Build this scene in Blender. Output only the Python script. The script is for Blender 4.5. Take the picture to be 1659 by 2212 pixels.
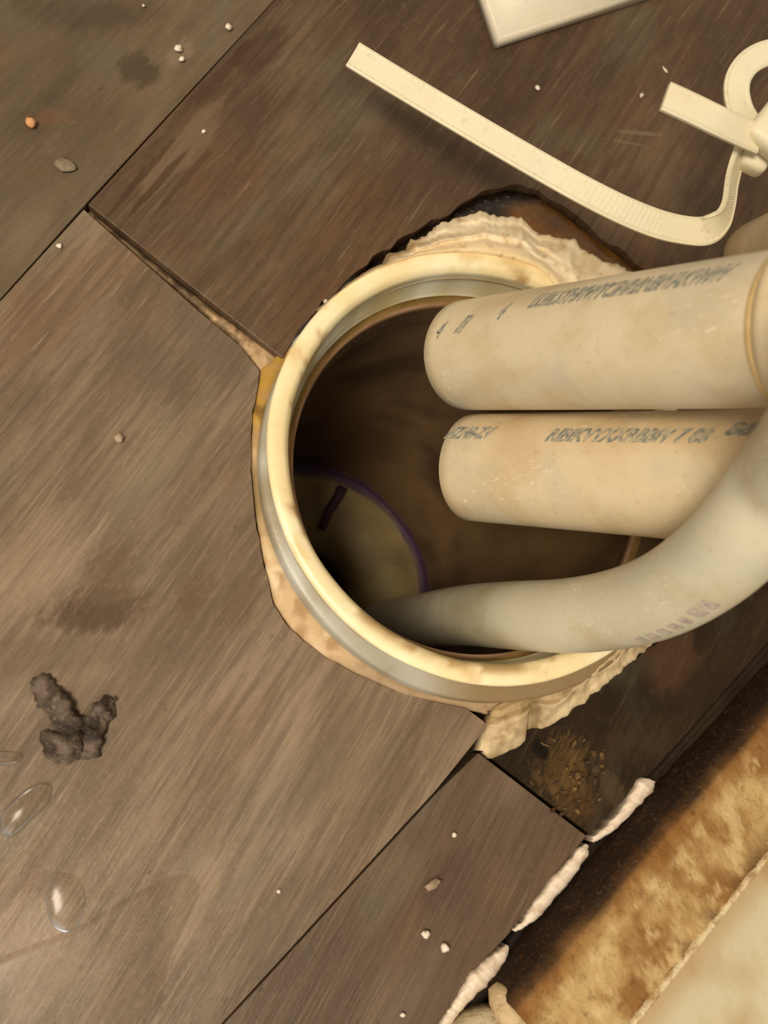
import bpy, bmesh, math, random
from mathutils import Vector, Matrix, noise as mn
random.seed(7)
C = bpy.context.scene.collection
for o in list(bpy.data.objects): bpy.data.objects.remove(o)

# ------------------------------------------------------------------ camera
W_, H_, F_ = 1659.0, 2212.0, 2000.0
CX, CY = W_/2, H_/2
CAMZ = 0.229
nadir = (300.0, 1600.0)                       # where the floor's vertical vanishes in the view
w = Vector((nadir[0]-CX, -(nadir[1]-CY), -F_)).normalized()
zc = -w
xc = (Vector((1,0,0)) - zc*zc.x).normalized()
yc = zc.cross(xc)
RCW = Matrix((xc, yc, zc))                    # camera space to world space
CAM = Vector((0,0,CAMZ))
cd = bpy.data.cameras.new('camera'); cam = bpy.data.objects.new('camera', cd); C.objects.link(cam)
cam.matrix_world = Matrix.Translation(CAM) @ RCW.to_4x4()
cd.sensor_fit = 'VERTICAL'; cd.sensor_height = 36; cd.sensor_width = 36
cd.lens = F_*36/H_
cd.clip_start = 0.005; cd.clip_end = 50
cd.dof.use_dof = True; cd.dof.focus_distance = 0.243; cd.dof.aperture_fstop = 15
bpy.context.scene.camera = cam

# ------------------------------------------------------------------ light
wd = bpy.data.worlds.new('world'); bpy.context.scene.world = wd; wd.use_nodes = True
wd.node_tree.nodes['Background'].inputs[0].default_value = (1.0, 0.85, 0.66, 1)
wd.node_tree.nodes['Background'].inputs[1].default_value = 0.36
def area(name, loc, target, size, power, col, sy=None):
    d = bpy.data.lights.new(name, 'AREA'); d.size = size; d.energy = power; d.color = col
    if sy: d.shape = 'RECTANGLE'; d.size_y = sy
    o = bpy.data.objects.new(name, d); C.objects.link(o); o.location = loc
    o.rotation_euler = (Vector(target)-Vector(loc)).to_track_quat('-Z','Y').to_euler()
    return o
area('ceiling_lamp', (-0.55, -0.25, 1.35), (0,0,0), 0.45, 20.0, (1.0, 0.87, 0.68))
area('room_light', (-0.6, -1.1, 0.9), (0,0,0), 0.8, 5.0, (0.85, 0.92, 1.0))
vs = bpy.context.scene.view_settings
vs.view_transform = 'Standard'; vs.look = 'None'; vs.gamma = 1; vs.use_curve_mapping = False
vs.exposure = 0.0

# ------------------------------------------------------------------ helpers
def at(px, py, z=0.0):
    d = RCW @ Vector(((px-CX)/F_, -(py-CY)/F_, -1.0))
    return CAM + d*((z-CAMZ)/d.z)
def proj(p):
    c = RCW.transposed() @ (Vector(p)-CAM)
    return (CX+F_*c.x/-c.z, CY-F_*c.y/-c.z)
def s2l(c):
    return tuple(((v/255)/12.92 if v/255 <= .04045 else ((v/255+.055)/1.055)**2.4) for v in c)
def rgba(c): return s2l(c)+(1.0,)
def tag(o, label=None, cat=None, group=None, kind=None):
    if label: o['label'] = label
    if cat: o['category'] = cat
    if group: o['group'] = group
    if kind: o['kind'] = kind
    return o
def mesh_obj(name, verts, faces, mat, parent=None, smooth=True, cols=None, recalc=False):
    me = bpy.data.meshes.new(name); me.from_pydata([tuple(v) for v in verts], [], faces); me.update()
    if recalc:
        b = bmesh.new(); b.from_mesh(me); bmesh.ops.recalc_face_normals(b, faces=b.faces); b.to_mesh(me); b.free()
    if smooth:
        for p in me.polygons: p.use_smooth = True
    if cols:
        a = me.color_attributes.new('Col', 'FLOAT_COLOR', 'POINT')
        flat = []
        for c in cols: flat += list(s2l(c))+[1.0]
        a.data.foreach_set('color', flat)
    me.materials.append(mat)
    o = bpy.data.objects.new(name, me); C.objects.link(o)
    if parent: o.parent = parent
    return o
def empty(name, loc=(0,0,0)):
    o = bpy.data.objects.new(name, None); C.objects.link(o); o.location = loc; o.empty_display_size = .01
    return o
def keep(o, parent):                            # parent with world placement kept
    o.parent = parent; o.matrix_parent_inverse = Matrix.Translation(-Vector(parent.location)); return o
def fbm(x, y, z=0.0, o=4):
    return mn.fractal(Vector((x,y,z)), 1.0, 2.0, o)
def lerp(a, b, t): return a+(b-a)*t
def mixc(a, b, t):
    t = max(0, min(1, t)); return tuple(a[i]+(b[i]-a[i])*t for i in range(3))
def sst(a, b, x):
    t = max(0, min(1, (x-a)/(b-a))); return t*t*(3-2*t)
def resample(pts, n):
    L = [0]
    for i in range(1, len(pts)):
        L.append(L[-1] + math.dist(pts[i], pts[i-1]))
    out = []
    for k in range(n):
        s = L[-1]*k/(n-1); j = 0
        while j < len(L)-2 and L[j+1] < s: j += 1
        t = (s-L[j])/max(1e-9, L[j+1]-L[j])
        out.append(tuple(lerp(pts[j][i], pts[j+1][i], t) for i in range(len(pts[0]))))
    return out
def catmull(pts, n):
    P = [tuple(2*a-b for a, b in zip(pts[0], pts[1]))]+list(pts)+[tuple(2*a-b for a, b in zip(pts[-1], pts[-2]))]
    out = []
    m = len(pts)-1
    for i in range(m):
        for k in range(n):
            t = k/n; a, b, c, d = P[i:i+4]
            out.append(tuple(.5*((2*b[j])+(-a[j]+c[j])*t+(2*a[j]-5*b[j]+4*c[j]-d[j])*t*t+(-a[j]+3*b[j]-3*c[j]+d[j])*t**3) for j in range(len(a))))
    out.append(tuple(pts[-1])); return out

# ------------------------------------------------------------------ materials
class NT:
    def __init__(s, name):
        s.m = bpy.data.materials.new(name); s.m.use_nodes = True; s.t = s.m.node_tree
        s.b = s.t.nodes['Principled BSDF']
    def n(s, typ, **kw):
        x = s.t.nodes.new(typ)
        for k, v in kw.items(): setattr(x, k, v)
        return x
    def l(s, a, b): s.t.links.new(a, b)
    def put(s, sock, v):
        if hasattr(v, 'is_linked') or isinstance(v, bpy.types.NodeSocket): s.l(v, sock)
        else: sock.default_value = v
    def coord(s): 
        if not hasattr(s, '_c'): s._c = s.n('ShaderNodeTexCoord').outputs['Object']
        return s._c
    def mapping(s, vec, loc=(0,0,0), rot=(0,0,0), sc=(1,1,1)):
        m = s.n('ShaderNodeMapping'); s.l(vec, m.inputs[0])
        m.inputs[1].default_value = loc; m.inputs[2].default_value = rot; m.inputs[3].default_value = sc
        return m.outputs[0]
    def noise(s, vec, scale, detail=4, rough=.55, dist=0.0):
        x = s.n('ShaderNodeTexNoise'); s.l(vec, x.inputs['Vector'])
        x.inputs['Scale'].default_value = scale; x.inputs['Detail'].default_value = detail
        x.inputs['Roughness'].default_value = rough; x.inputs['Distortion'].default_value = dist
        return x.outputs[0]
    def ramp(s, f, stops):
        r = s.n('ShaderNodeValToRGB'); s.l(f, r.inputs[0]); e = r.color_ramp.elements
        e[0].position, e[0].color = stops[0]; e[1].position, e[1].color = stops[-1]
        for p, c in stops[1:-1]:
            q = e.new(p); q.color = c
        return r.outputs[0]
    def rng(s, f, a, b, c=0.0, d=1.0):
        r = s.n('ShaderNodeMapRange'); s.l(f, r.inputs[0]); r.interpolation_type = 'SMOOTHSTEP'
        for i, v in enumerate((a,b,c,d)): r.inputs[i+1].default_value = v
        return r.outputs[0]
    def math(s, op, a, b=0.0):
        r = s.n('ShaderNodeMath', operation=op); s.put(r.inputs[0], a); s.put(r.inputs[1], b); return r.outputs[0]
    def mix(s, f, a, b, mode='MIX'):
        r = s.n('ShaderNodeMix', data_type='RGBA', blend_type=mode)
        s.put(r.inputs[0], f); s.put(r.inputs[6], a); s.put(r.inputs[7], b); return r.outputs[2]
    def bump(s, h, strength, dist=.001, nrm=None):
        b = s.n('ShaderNodeBump'); b.inputs['Strength'].default_value = strength
        b.inputs['Distance'].default_value = dist; s.l(h, b.inputs['Height'])
        if nrm: s.l(nrm, b.inputs['Normal'])
        return b.outputs[0]
    def done(s, col, rough=.5, nrm=None, spec=.5):
        s.put(s.b.inputs['Base Color'], col); s.put(s.b.inputs['Roughness'], rough)
        s.b.inputs['Specular IOR Level'].default_value = spec
        if nrm: s.l(nrm, s.b.inputs['Normal'])
        return s.m

pA, pB = at(0, 650), at(590, 0)
GR = math.atan2((pB-pA).y, (pB-pA).x)          # direction of the wood grain
def plank_mat(name, dark, mid, light, spots, streak=1.0, rough=(.34,.6), groove=1.0, seed=0.0, spec=.35):
    t = NT(name); c = t.coord()
    g = t.mapping(t.mapping(c, rot=(0,0,-GR)), loc=(seed, seed*.37, 0))
    big = t.noise(t.mapping(g, sc=(10,26,1)), 1.0, 5, .6, .4)
    col = t.ramp(big, [(.32, rgba(dark)), (.5, rgba(mid)), (.68, rgba(light))])
    warm = t.noise(t.mapping(g, sc=(18,40,1)), 1.0, 3, .5, .8)
    col = t.mix(t.rng(warm, .52, .70, 0, .55), col, rgba(mixc(mid, (120,82,56), .6)))
    grey = t.noise(t.mapping(g, loc=(3,1,0), sc=(22,50,1)), 1.0, 3, .5, .8)
    col = t.mix(t.rng(grey, .54, .72, 0, .45), col, rgba(mixc(mid, (112,112,92), .6)))
    st = t.noise(t.mapping(g, sc=(36,430,1)), 1.0, 4, .6, .3)
    col = t.mix(t.math('MULTIPLY', t.rng(st, .35, .62, .75, 0), .55*streak), col, rgba(mixc(dark, (40,28,18), .35)))
    stl = t.noise(t.mapping(g, loc=(1,2,0), sc=(42,800,1)), 1.0, 4, .65, .3)
    col = t.mix(t.math('MULTIPLY', t.rng(stl, .56, .72), .38*streak), col, rgba(mixc(light, (190,165,135), .4)))
    mott = t.noise(c, 420, 5, .7)
    col = t.mix(t.rng(mott, .54, .74, 0, .22), col, rgba(mixc(light, (185,165,140), .3)))
    pore = t.noise(t.mapping(g, sc=(150,300,1)), 1.0, 4, .7)
    col = t.mix(t.rng(pore, .62, .74, 0, .45), col, rgba(mixc(dark, (40,30,22), .5)))
    for (px, py, ra, rc, ang, sc_, amt, cc, nz) in spots:
        p = at(px, py); k = 1/8400.0
        q = t.mapping(c, loc=(-p.x, -p.y, 0)); q = t.mapping(q, rot=(0,0,-ang))
        q = t.mapping(q, sc=(1/(ra*k), 1/(rc*k), 0))
        ln = t.n('ShaderNodeVectorMath', operation='LENGTH'); t.l(q, ln.inputs[0])
        nn = t.noise(t.mapping(g, sc=(1,2.6,1)), nz, 6, .7)
        f = t.math('ADD', ln.outputs['Value'], t.math('MULTIPLY', t.math('SUBTRACT', nn, .5), 2.2))
        col = t.mix(t.rng(f, 1.0, 1.0-sc_, 0, amt), col, rgba(cc))
    fi = t.noise(t.mapping(g, sc=(50,1500,1)), 1.0, 4, .7, .2)
    col = t.mix(t.rng(fi, .5, .68, 0, .30*streak), col, rgba(mixc(dark, (40,28,18), .2)))
    h = t.math('ADD', t.math('MULTIPLY', st, .9*groove), t.math('MULTIPLY', stl, .7*groove))
    h = t.math('ADD', h, t.math('MULTIPLY', fi, .6*groove)); h = t.math('ADD', h, t.math('MULTIPLY', mott, .22))
    h = t.math('ADD', h, t.math('MULTIPLY', t.rng(pore, .64, .76, 0, -.35), 1.0))
    nrm = t.bump(h, .75, .00045)
    wet = t.noise(t.mapping(g, loc=(5,5,0), sc=(14,22,1)), 1.0, 3, .5, .5)
    return t.done(col, t.rng(wet, .40, .62, rough[0], rough[1]), nrm, spec)
def vcol_mat(name, rough=.6, mottle=.25, mscale=600, bump=.5, bscale=900, dist=.0004, spec=.4, dark=(60,40,22), sss=0, lite=.6):
    t = NT(name); c = t.coord()
    a = t.n('ShaderNodeVertexColor'); a.layer_name = 'Col'; col = a.outputs[0]
    m = t.noise(c, mscale, 5, .65)
    col = t.mix(t.rng(m, .52, .74, 0, mottle), col, rgba(dark))
    m2 = t.noise(t.mapping(c, loc=(1,1,1)), mscale*2.3, 4, .6)
    col = t.mix(t.rng(m2, .55, .74, 0, mottle*lite), col, rgba((235,215,180)))
    nrm = t.bump(t.noise(c, bscale, 5, .65), bump, dist)
    if sss: t.b.inputs['Subsurface Weight'].default_value = sss; t.b.inputs['Subsurface Radius'].default_value = (.004,.003,.002); t.b.inputs['Subsurface Scale'].default_value = 1
    return t.done(col, rough, nrm, spec)
def pvc_mat(name, base, stain, grey, amt=.35, scr=True, rough=.38, sc=60, light=(238,226,196)):
    t = NT(name); c = t.coord()
    n1 = t.noise(c, sc, 4, .55, .5); col = t.mix(t.rng(n1, .40, .66, 0, amt*1.5), rgba(base), rgba(stain))
    n2 = t.noise(t.mapping(c, loc=(4,2,1)), sc*.8, 3, .5, .5); col = t.mix(t.rng(n2, .5, .68, 0, amt*1.2), col, rgba(grey))
    h = t.noise(c, 900, 3, .6)
    if scr:
        n3 = t.noise(t.mapping(c, rot=(0,0,.9), sc=(1,3.2,1)), 330, 4, .6, .6); m = t.rng(n3, .60, .66)
        msk = t.rng(t.noise(t.mapping(c, loc=(7,1,2)), 38, 2, .5), .53, .62)
        col = t.mix(t.math('MULTIPLY', t.math('MULTIPLY', m, msk), .7), col, rgba(light))
        h = t.math('ADD', t.math('MULTIPLY', h, .3), t.math('MULTIPLY', m, .6))
    n4 = t.noise(c, 500, 4, .65); col = t.mix(t.rng(n4, .56, .74, 0, .25), col, rgba(mixc(stain, (90,70,40), .5)))
    return t.done(col, rough, t.bump(h, .25, .0002), .45)
def flat_mat(name, col, rough=.5, bump=.2, sc=700, var=.15, spec=.4):
    t = NT(name); c = t.coord()
    cc = t.mix(t.rng(t.noise(c, sc*.5, 4, .6), .4, .7, 0, 1), rgba(col), rgba(mixc(col, (40,30,20), var)))
    return t.done(cc, rough, t.bump(t.noise(c, sc, 4, .6), bump, .0003), spec)

AR = GR
M_p_left = plank_mat('wood_grey_brown', (108,90,71), (132,112,90), (156,135,112), [
    (215,1310,150,60,.15,.8,.85,(92,70,50),230), (200,1335,110,40,.1,.6,.8,(82,60,42),160), (240,1240,100,75,GR,.8,.65,(96,76,56),300), (420,1290,80,44,GR,.8,.7,(98,76,56),260), (330,790,150,90,-.7,.8,.6,(96,82,66),220), (60,860,90,70,GR,.9,.45,(88,70,54),220), (200,700,110,60,GR,.9,.35,(144,124,104),220), (110,1240,130,60,GR,.9,.4,(160,138,116),120), (520,1300,120,40,GR,.6,.5,(90,70,50),90),
    (330,1030,210,90,GR,.9,.35,(132,122,98),60), (90,1420,240,50,.1,.6,.45,(104,84,62),60),
    (470,760,200,80,-.8,.8,.45,(98,88,76),60), (90,1200,190,70,GR,.7,.35,(158,134,108),60),
    (420,1950,170,50,GR,.7,.5,(164,142,116),60), (640,2100,120,60,GR,.7,.5,(98,78,58),60),
    (60,2060,120,150,GR,.8,.55,(170,148,124),40), (700,1660,200,60,GR,.9,.4,(112,98,78),60)], 1.15, (.30,.5), 1.25)
M_p_up = plank_mat('wood_brown_dark', (72,54,38), (92,72,52), (112,92,70), [
    (400,300,230,55,GR,.5,.55,(126,102,78),50), (420,230,260,22,GR,.5,.55,(70,48,28),60),
    (300,390,190,10,GR,.5,.7,(66,45,26),60), (340,400,200,9,GR,.5,.7,(66,45,26),60), (390,400,180,9,GR,.5,.6,(70,48,30),60),
    (560,120,130,50,GR,.5,.5,(60,42,26),60), (1380,290,80,9,.1,.6,.55,(130,114,92),90), (1350,310,70,6,.0,.6,.4,(130,114,92),90)], 1.0, (.36,.55), .8, 2.3)
M_p_tl = plank_mat('wood_olive_grey', (78,62,46), (98,82,62), (116,99,78), [
    (300,150,60,55,0,.5,.6,(62,44,28),70), (200,30,260,60,.2,.8,.5,(66,52,38),50), (110,255,60,30,.2,.7,.5,(112,80,54),80),
    (390,110,60,30,1,.5,.35,(150,130,104),120), (60,500,90,60,GR,.8,.4,(118,100,78),50)], .55, (.34,.55), .45, 5.1)
M_p_rot = plank_mat('wood_rotten_dark', (32,23,14), (43,32,20), (56,43,28), [
    (1215,1660,90,95,0,1.0,.7,(118,90,50),300), (1250,1740,90,60,.3,1.0,.55,(98,70,40),340), (1190,1640,60,60,0,.6,.5,(34,24,15),260), (1400,1600,150,90,0,1.0,.35,(80,62,44),240),
    (1170,1620,26,30,.4,.4,1,(22,15,9),60), (1330,1720,30,90,.5,.5,.3,(100,80,56),150)], .5, (.6,.85), .7, 8.2, .12)
M_p_low = plank_mat('wood_brown_lower', (80,62,45), (98,78,59), (116,96,75), [
    (960,1900,120,50,GR,.7,.5,(74,56,40),70), (900,1800,60,40,GR,.7,.4,(84,66,48),70), (1110,1700,60,40,GR,.7,.3,(118,100,84),90)], .9, (.4,.6), .8, 11.0)
M_sub = flat_mat('subfloor_dark', (40,28,17), .9, .8, 500, .6, .1)
M_wall = vcol_mat('pipe_inner_grime', .6, .2, 200, .3, 300, lite=0)
M_rim = vcol_mat('pipe_rim_plastic', .34, .10, 500, .25, 700, .0002, .5, (130,95,50), .06)
M_pvc = pvc_mat('pvc_cream', (218,202,170), (198,174,132), (190,184,166))
M_pvc2 = pvc_mat('pvc_tan', (216,196,160), (192,164,120), (192,184,160))
M_hose = pvc_mat('hose_pale', (208,200,174), (186,168,132), (188,184,164), .4, True, .42, 45)
M_nylon = pvc_mat('nylon_cream', (226,216,186), (220,206,168), (216,212,186), .3, False, .45)
M_box = pvc_mat('plastic_white', (222,212,188), (226,214,184), (206,198,178), .3, False, .4)
M_seal = vcol_mat('sealant', .62, .10, 300, .35, 230, .0006, .35, (150,110,66), .08)
M_base = vcol_mat('grimy_base', .8, .5, 420, .9, 520, .0008, .2, (96,62,28), lite=.12)
M_debris = vcol_mat('dark_debris', .6, .3, 400, .9, 500, .001, .3, (40,30,24))
M_caulk = vcol_mat('caulk_pinkish', .6, .05, 500, .25, 300, .0004, .35, (150,120,90), .08)
def ink_mat(name, ink, pvc):
    t = NT(name); c = t.coord()
    f = t.rng(t.noise(c, 700, 3, .6), .36, .62, .1, .8)
    return t.done(t.mix(f, rgba(ink), rgba(pvc)), .5, None, .3)
M_ink = ink_mat('ink_blue', (110,120,120), (196,182,152))
M_inkp = ink_mat('ink_purple', (156,138,142), (204,192,168))
def clear_mat():
    t = NT('clear_water'); t.t.nodes.remove(t.b)
    tr = t.n('ShaderNodeBsdfTransparent'); tr.inputs[0].default_value = (.93,.91,.88,1)
    gl = t.n('ShaderNodeBsdfGlossy'); gl.inputs['Roughness'].default_value = .22
    fr = t.n('ShaderNodeFresnel'); fr.inputs[0].default_value = 1.45
    mx = t.n('ShaderNodeMixShader'); t.l(fr.outputs[0], mx.inputs[0]); t.l(tr.outputs[0], mx.inputs[1]); t.l(gl.outputs[0], mx.inputs[2])
    t.l(mx.outputs[0], t.t.nodes['Material Output'].inputs[0]); return t.m
M_clear = clear_mat()

# ------------------------------------------------------------------ floor planks
HOLE = [(612,775),(640,722),(700,652),(760,600),(830,542),(905,498),(985,452),(1040,412),(1100,402),(1165,414),
        (1230,460),(1300,515),(1375,572),(1460,640),(1540,740),(1590,880),(1600,1050),(1570,1200),(1500,1330),
        (1405,1400),(1310,1468),(1215,1528),(1130,1575),(1062,1606),(1045,1600),(1075,1552),(1085,1541),(1010,1530),(920,1512),(850,1492),(760,1450),(690,1412),(630,1362),
        (590,1308),(566,1200),(549,1100),(541,1000),(545,900),(562,800)]
def prism(pts, z0, z1, name, mat, parent=None, bevel=0):
    me = bpy.data.meshes.new(name); b = bmesh.new()
    top = [b.verts.new((p[0],p[1],z1)) for p in pts]; bot = [b.verts.new((p[0],p[1],z0)) for p in pts]
    b.faces.new(top); b.faces.new(bot[::-1]); n = len(pts)
    for i in range(n): b.faces.new((top[i], bot[i], bot[(i+1)%n], top[(i+1)%n]))
    bmesh.ops.recalc_face_normals(b, faces=b.faces)
    b.to_mesh(me); b.free(); me.materials.append(mat)
    o = bpy.data.objects.new(name, me); C.objects.link(o)
    if parent: o.parent = parent
    return o
def rough_hole(amp, s):
    out = []
    for i, (x, y) in enumerate(resample(HOLE+[HOLE[0]], 170)[:-1]):
        a = math.atan2(y-1013, x-1045)
        rag = amp*(2.2 if -2.4 < a < -.6 else .8)
        d = rag*fbm(x*.03, y*.03, s); out.append((x+d*math.cos(a), y+d*math.sin(a)))
    return out
hp = [at(x, y) for x, y in rough_hole(5, 1.3)]
cut = prism(hp, -.03, .03, 'cutter', M_sub)
def cut_bevel(o, bev=.0004):
    m = o.modifiers.new('b', 'BOOLEAN'); m.operation = 'DIFFERENCE'; m.object = cut; m.solver = 'EXACT'
    if bev:
        v = o.modifiers.new('v', 'BEVEL'); v.width = bev*.7; v.segments = 2; v.limit_method = 'ANGLE'; v.angle_limit = .9
    dg = bpy.context.evaluated_depsgraph_get(); dg.update()
    me = bpy.data.meshes.new_from_object(o.evaluated_get(dg)); o.modifiers.clear(); o.data = me; me.name = o.name
floor = empty('floor'); floor['kind'] = 'structure'
PL = [  # outlines on the floor, joints left open a hair
  ('brown', M_p_tl, [(-900,1654),(-4,651),(183,443),(598,-6),(1250,-730),(-1100,-730)], 0.0, None),
  ('up', M_p_up, [(190,441),(601,-8),(1259,-730),(2700,-730),(2700,-210),(1700,800),(1400,1170),(1068,1559),(612,775)], .0006, None),
  ('left', M_p_left, [(181,452),(300,557),(430,672),(520,748),(560,800),(700,1300),(1056,1566),(943,1706),(764,1901),(475,2216),(66,2700),(-900,2700),(-900,1664),(-4,655)], .0003, None),
  ('rot', M_p_rot, [(1064,1562),(1406,1170),(1706,800),(2700,-195),(2700,190),(1659,1386),(1500,1565),(1400,1676),(1272,1800),(1040,1622)], -.0003, None),
  ('low', M_p_low, [(1034,1626),(1268,1806),(1180,1908),(1100,2018),(1030,2090),(952,2212),(700,2560),(74,2700),(480,2216),(768,1903),(948,1708)], .0001, None)]
for nm, mat, pts, dz, _ in PL:
    o = prism([at(x, y, dz) for x, y in pts], -.0055, dz, 'plank', mat, floor)
    cut_bevel(o)
sub = prism([at(x, y) for x, y in [(-1000,-800),(2800,-800),(2800,2800),(-1000,2800)]], -.018, -.0056, 'subfloor', M_sub, floor)
RC = at(1064, 986, .0095)                        # centre of the standpipe mouth
def circle(c, r, n): return [(c[0]+r*math.cos(6.2831853*i/n), c[1]+r*math.sin(6.2831853*i/n)) for i in range(n)]
cut2 = prism([(p[0],p[1]) for p in circle(RC, .0635, 64)], -.05, .02, 'cutter', M_sub)
_c = cut; cut = cut2; cut_bevel(sub, 0); cut = _c
bpy.data.objects.remove(cut); bpy.data.objects.remove(cut2)

# ------------------------------------------------------------------ generic sweeps
def frames(P):
    P = [Vector(p) for p in P]; T = []
    for i in range(len(P)):
        T.append((P[min(i+1,len(P)-1)]-P[max(i-1,0)]).normalized())
    u = T[0].orthogonal().normalized(); U = []
    for t in T:
        u = (u - t*u.dot(t)).normalized(); U.append(u)
    return P, T, U
def tube(name, path, radii, mat, parent=None, seg=64, wall=None, cap=False, disp=None, cols=None):
    P, T, U = frames(path); V = []; Fc = []; CC = []
    n = len(P)
    def ringv(i, r):
        V_ = T[i].cross(U[i])
        for k in range(seg):
            a = 2*math.pi*k/seg; d = U[i]*math.cos(a)+V_*math.sin(a)
            rr = r + (disp(P[i]+d*r, i, a) if disp else 0)
            V.append(P[i]+d*rr)
            if cols: CC.append(cols(P[i]+d*rr, i, a))
    order = [(i, radii[i]) for i in range(n)]
    if wall: order = order + [(i, radii[i]-wall) for i in range(n-1, -1, -1)]
    for i, r in order: ringv(i, r)
    m = len(order)
    rg = range(m) if wall else range(m-1)
    for i in rg:
        j = (i+1) % m
        for k in range(seg):
            k2 = (k+1) % seg; Fc.append((i*seg+k, i*seg+k2, j*seg+k2, j*seg+k))
    if cap and not wall:
        Fc.append(tuple(range(seg-1,-1,-1))); Fc.append(tuple((m-1)*seg+k for k in range(seg)))
    o = mesh_obj(name, V, Fc, mat, parent, True, CC if cols else None, True)
    return o
def autosharp(o, deg=50):
    try: o.data.set_sharp_from_angle(angle=math.radians(deg))
    except Exception: pass
def lathe(name, prof, mat, parent, colf, seg=160, shape=None, smooth=True):
    """prof: list of (centre_x, centre_y, z, r)"""
    V=[]; Fc=[]; CC=[]
    for i, (cx, cy, z, r) in enumerate(prof):
        for k in range(seg):
            a = 2*math.pi*k/seg; rr = r+(shape(i, a) if shape else 0)
            p = Vector((cx+rr*math.cos(a), cy+rr*math.sin(a), z)); V.append(p); CC.append(colf(i, a, p))
    for i in range(len(prof)-1):
        for k in range(seg):
            k2=(k+1)%seg; Fc.append((i*seg+k, i*seg+k2, (i+1)*seg+k2, (i+1)*seg+k))
    return mesh_obj(name, V, Fc, mat, parent, smooth, CC, True)

# ------------------------------------------------------------------ standpipe in the floor
drain = empty('drain_pipe', (RC.x, RC.y, 0))
tag(drain, 'wide cream plastic drain pipe mouth set in a ragged hole in the floor', 'drain')
def A(i, a, p):      # dirt along the rim
    px, py = proj(p); n = fbm(p.x*90, p.y*90, 2)
    return px, py, n
ZR = .0095
def rimcol(i, a, p):
    px, py, n = A(i, a, p)
    c = mixc((250,236,196), (242,222,172), .5+n)
    low = sst(1180, 1420, py)*sst(1400, 700, px)*0+sst(1220, 1400, py)
    if i in (5, 6, 7): c = mixc(c, (178,146,98), .85*sst(.05,.4,fbm(p.x*150,p.y*150,2)*.6+low*.32*sst(1250,1050,px)))          # inner chamfer grime
    if i in (3,4): c = mixc(c, (206,170,112), .45*sst(.25,.6,fbm(p.x*120,p.y*120,5)+.25*sst(600,560,py)))
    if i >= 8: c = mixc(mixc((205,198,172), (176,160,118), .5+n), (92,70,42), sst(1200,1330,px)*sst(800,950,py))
    if i <= 1: c = mixc((206,202,186), (176,162,128), .3+n*1.5)
    return c
prof = []
for z, r in [(-.02,.0568),(ZR-.0030,.0572),(ZR-.0008,.0576),(ZR-.0001,.0571),(ZR,.0556),(ZR-.0002,.0538),(ZR-.0009,.0530),(ZR-.0018,.0524),(ZR-.0030,.0520),(ZR-.013,.0516),(ZR-.0135,.0506)]:
    prof.append((RC.x, RC.y, z, r*1.036))
rim = lathe('rim', prof, M_rim, None, rimcol, 200, lambda i, a: .0002*fbm(math.cos(a)*3, math.sin(a)*3, i*.2)); keep(rim, drain)
SC = Vector((RC.x+.0001, RC.y-.0026, 0))
keep(tag(lathe('outer_sleeve', [(SC.x, SC.y, z, r) for z, r in [(-.02,.0608),(.0036,.0610),(.0046,.0607),(.0050,.0600),(.0050,.0560)]], M_rim, None,
    lambda i, a, p: mixc(mixc((178,176,164), (146,134,108), .35+1.2*fbm(p.x*50,p.y*50,3)), (134,108,72), .85*sst(860,1060,proj(p)[0])), 160), 'greyish outer sleeve'), drain)
def soccol(i, a, p):
    n = fbm(p.x*80, p.y*80, 9)
    if i <= 1: return mixc((96,74,30), (140,110,60), .5+n)
    if i == 2: return mixc((186,150,122), (150,116,84), .5+n)
    return mixc((72,52,34), (90,66,42), .5+n)
led = [(RC.x, RC.y, ZR-.0130, .0525),(RC.x, RC.y, ZR-.0150, .0518),(RC.x, RC.y, ZR-.0152, .0508),(RC.x, RC.y, ZR-.0170, .0504),(RC.x, RC.y, ZR-.020, .0502)]
keep(lathe('inner_ledge', led, M_wall, None, soccol, 160), drain)
BC = at(648, 1285, -.115)                        # the fitting far down in the pipe
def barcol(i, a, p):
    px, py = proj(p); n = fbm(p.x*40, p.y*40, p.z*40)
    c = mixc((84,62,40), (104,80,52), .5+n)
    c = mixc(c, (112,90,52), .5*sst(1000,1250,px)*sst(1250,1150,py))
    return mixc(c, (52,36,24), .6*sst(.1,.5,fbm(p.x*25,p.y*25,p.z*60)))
bar = []
for k in range(21):
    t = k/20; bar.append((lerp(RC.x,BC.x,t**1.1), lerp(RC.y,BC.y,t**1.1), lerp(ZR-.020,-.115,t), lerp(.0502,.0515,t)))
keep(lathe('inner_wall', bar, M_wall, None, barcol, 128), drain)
# hub of the fitting at the bottom of the pipe with purple primer
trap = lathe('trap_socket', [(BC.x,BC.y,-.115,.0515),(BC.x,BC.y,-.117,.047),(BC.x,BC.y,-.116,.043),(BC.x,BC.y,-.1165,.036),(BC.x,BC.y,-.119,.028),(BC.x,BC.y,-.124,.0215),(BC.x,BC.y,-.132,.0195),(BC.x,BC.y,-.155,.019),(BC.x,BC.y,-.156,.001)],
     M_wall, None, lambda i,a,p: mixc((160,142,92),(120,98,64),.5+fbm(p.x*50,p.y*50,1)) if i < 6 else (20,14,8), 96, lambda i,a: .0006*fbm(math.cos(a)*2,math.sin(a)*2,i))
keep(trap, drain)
def primcol(i, a, p):
    e = min(i, 6-i)/3.0
    return mixc((92,68,50), (62,34,66), sst(.0,.7,e+.5*fbm(p.x*120,p.y*120,4)))
pr = lathe('primer_ring', [(BC.x, BC.y, -.1135-.0002*abs(k-3), .0470+.00075*k) for k in range(7)], M_wall, None, primcol, 128, lambda i,a: .0007*fbm(math.cos(a)*4,math.sin(a)*4,i*.3))
flat_mat('purple_primer', (70,42,62), .6, .3, 300, .4)
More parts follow.
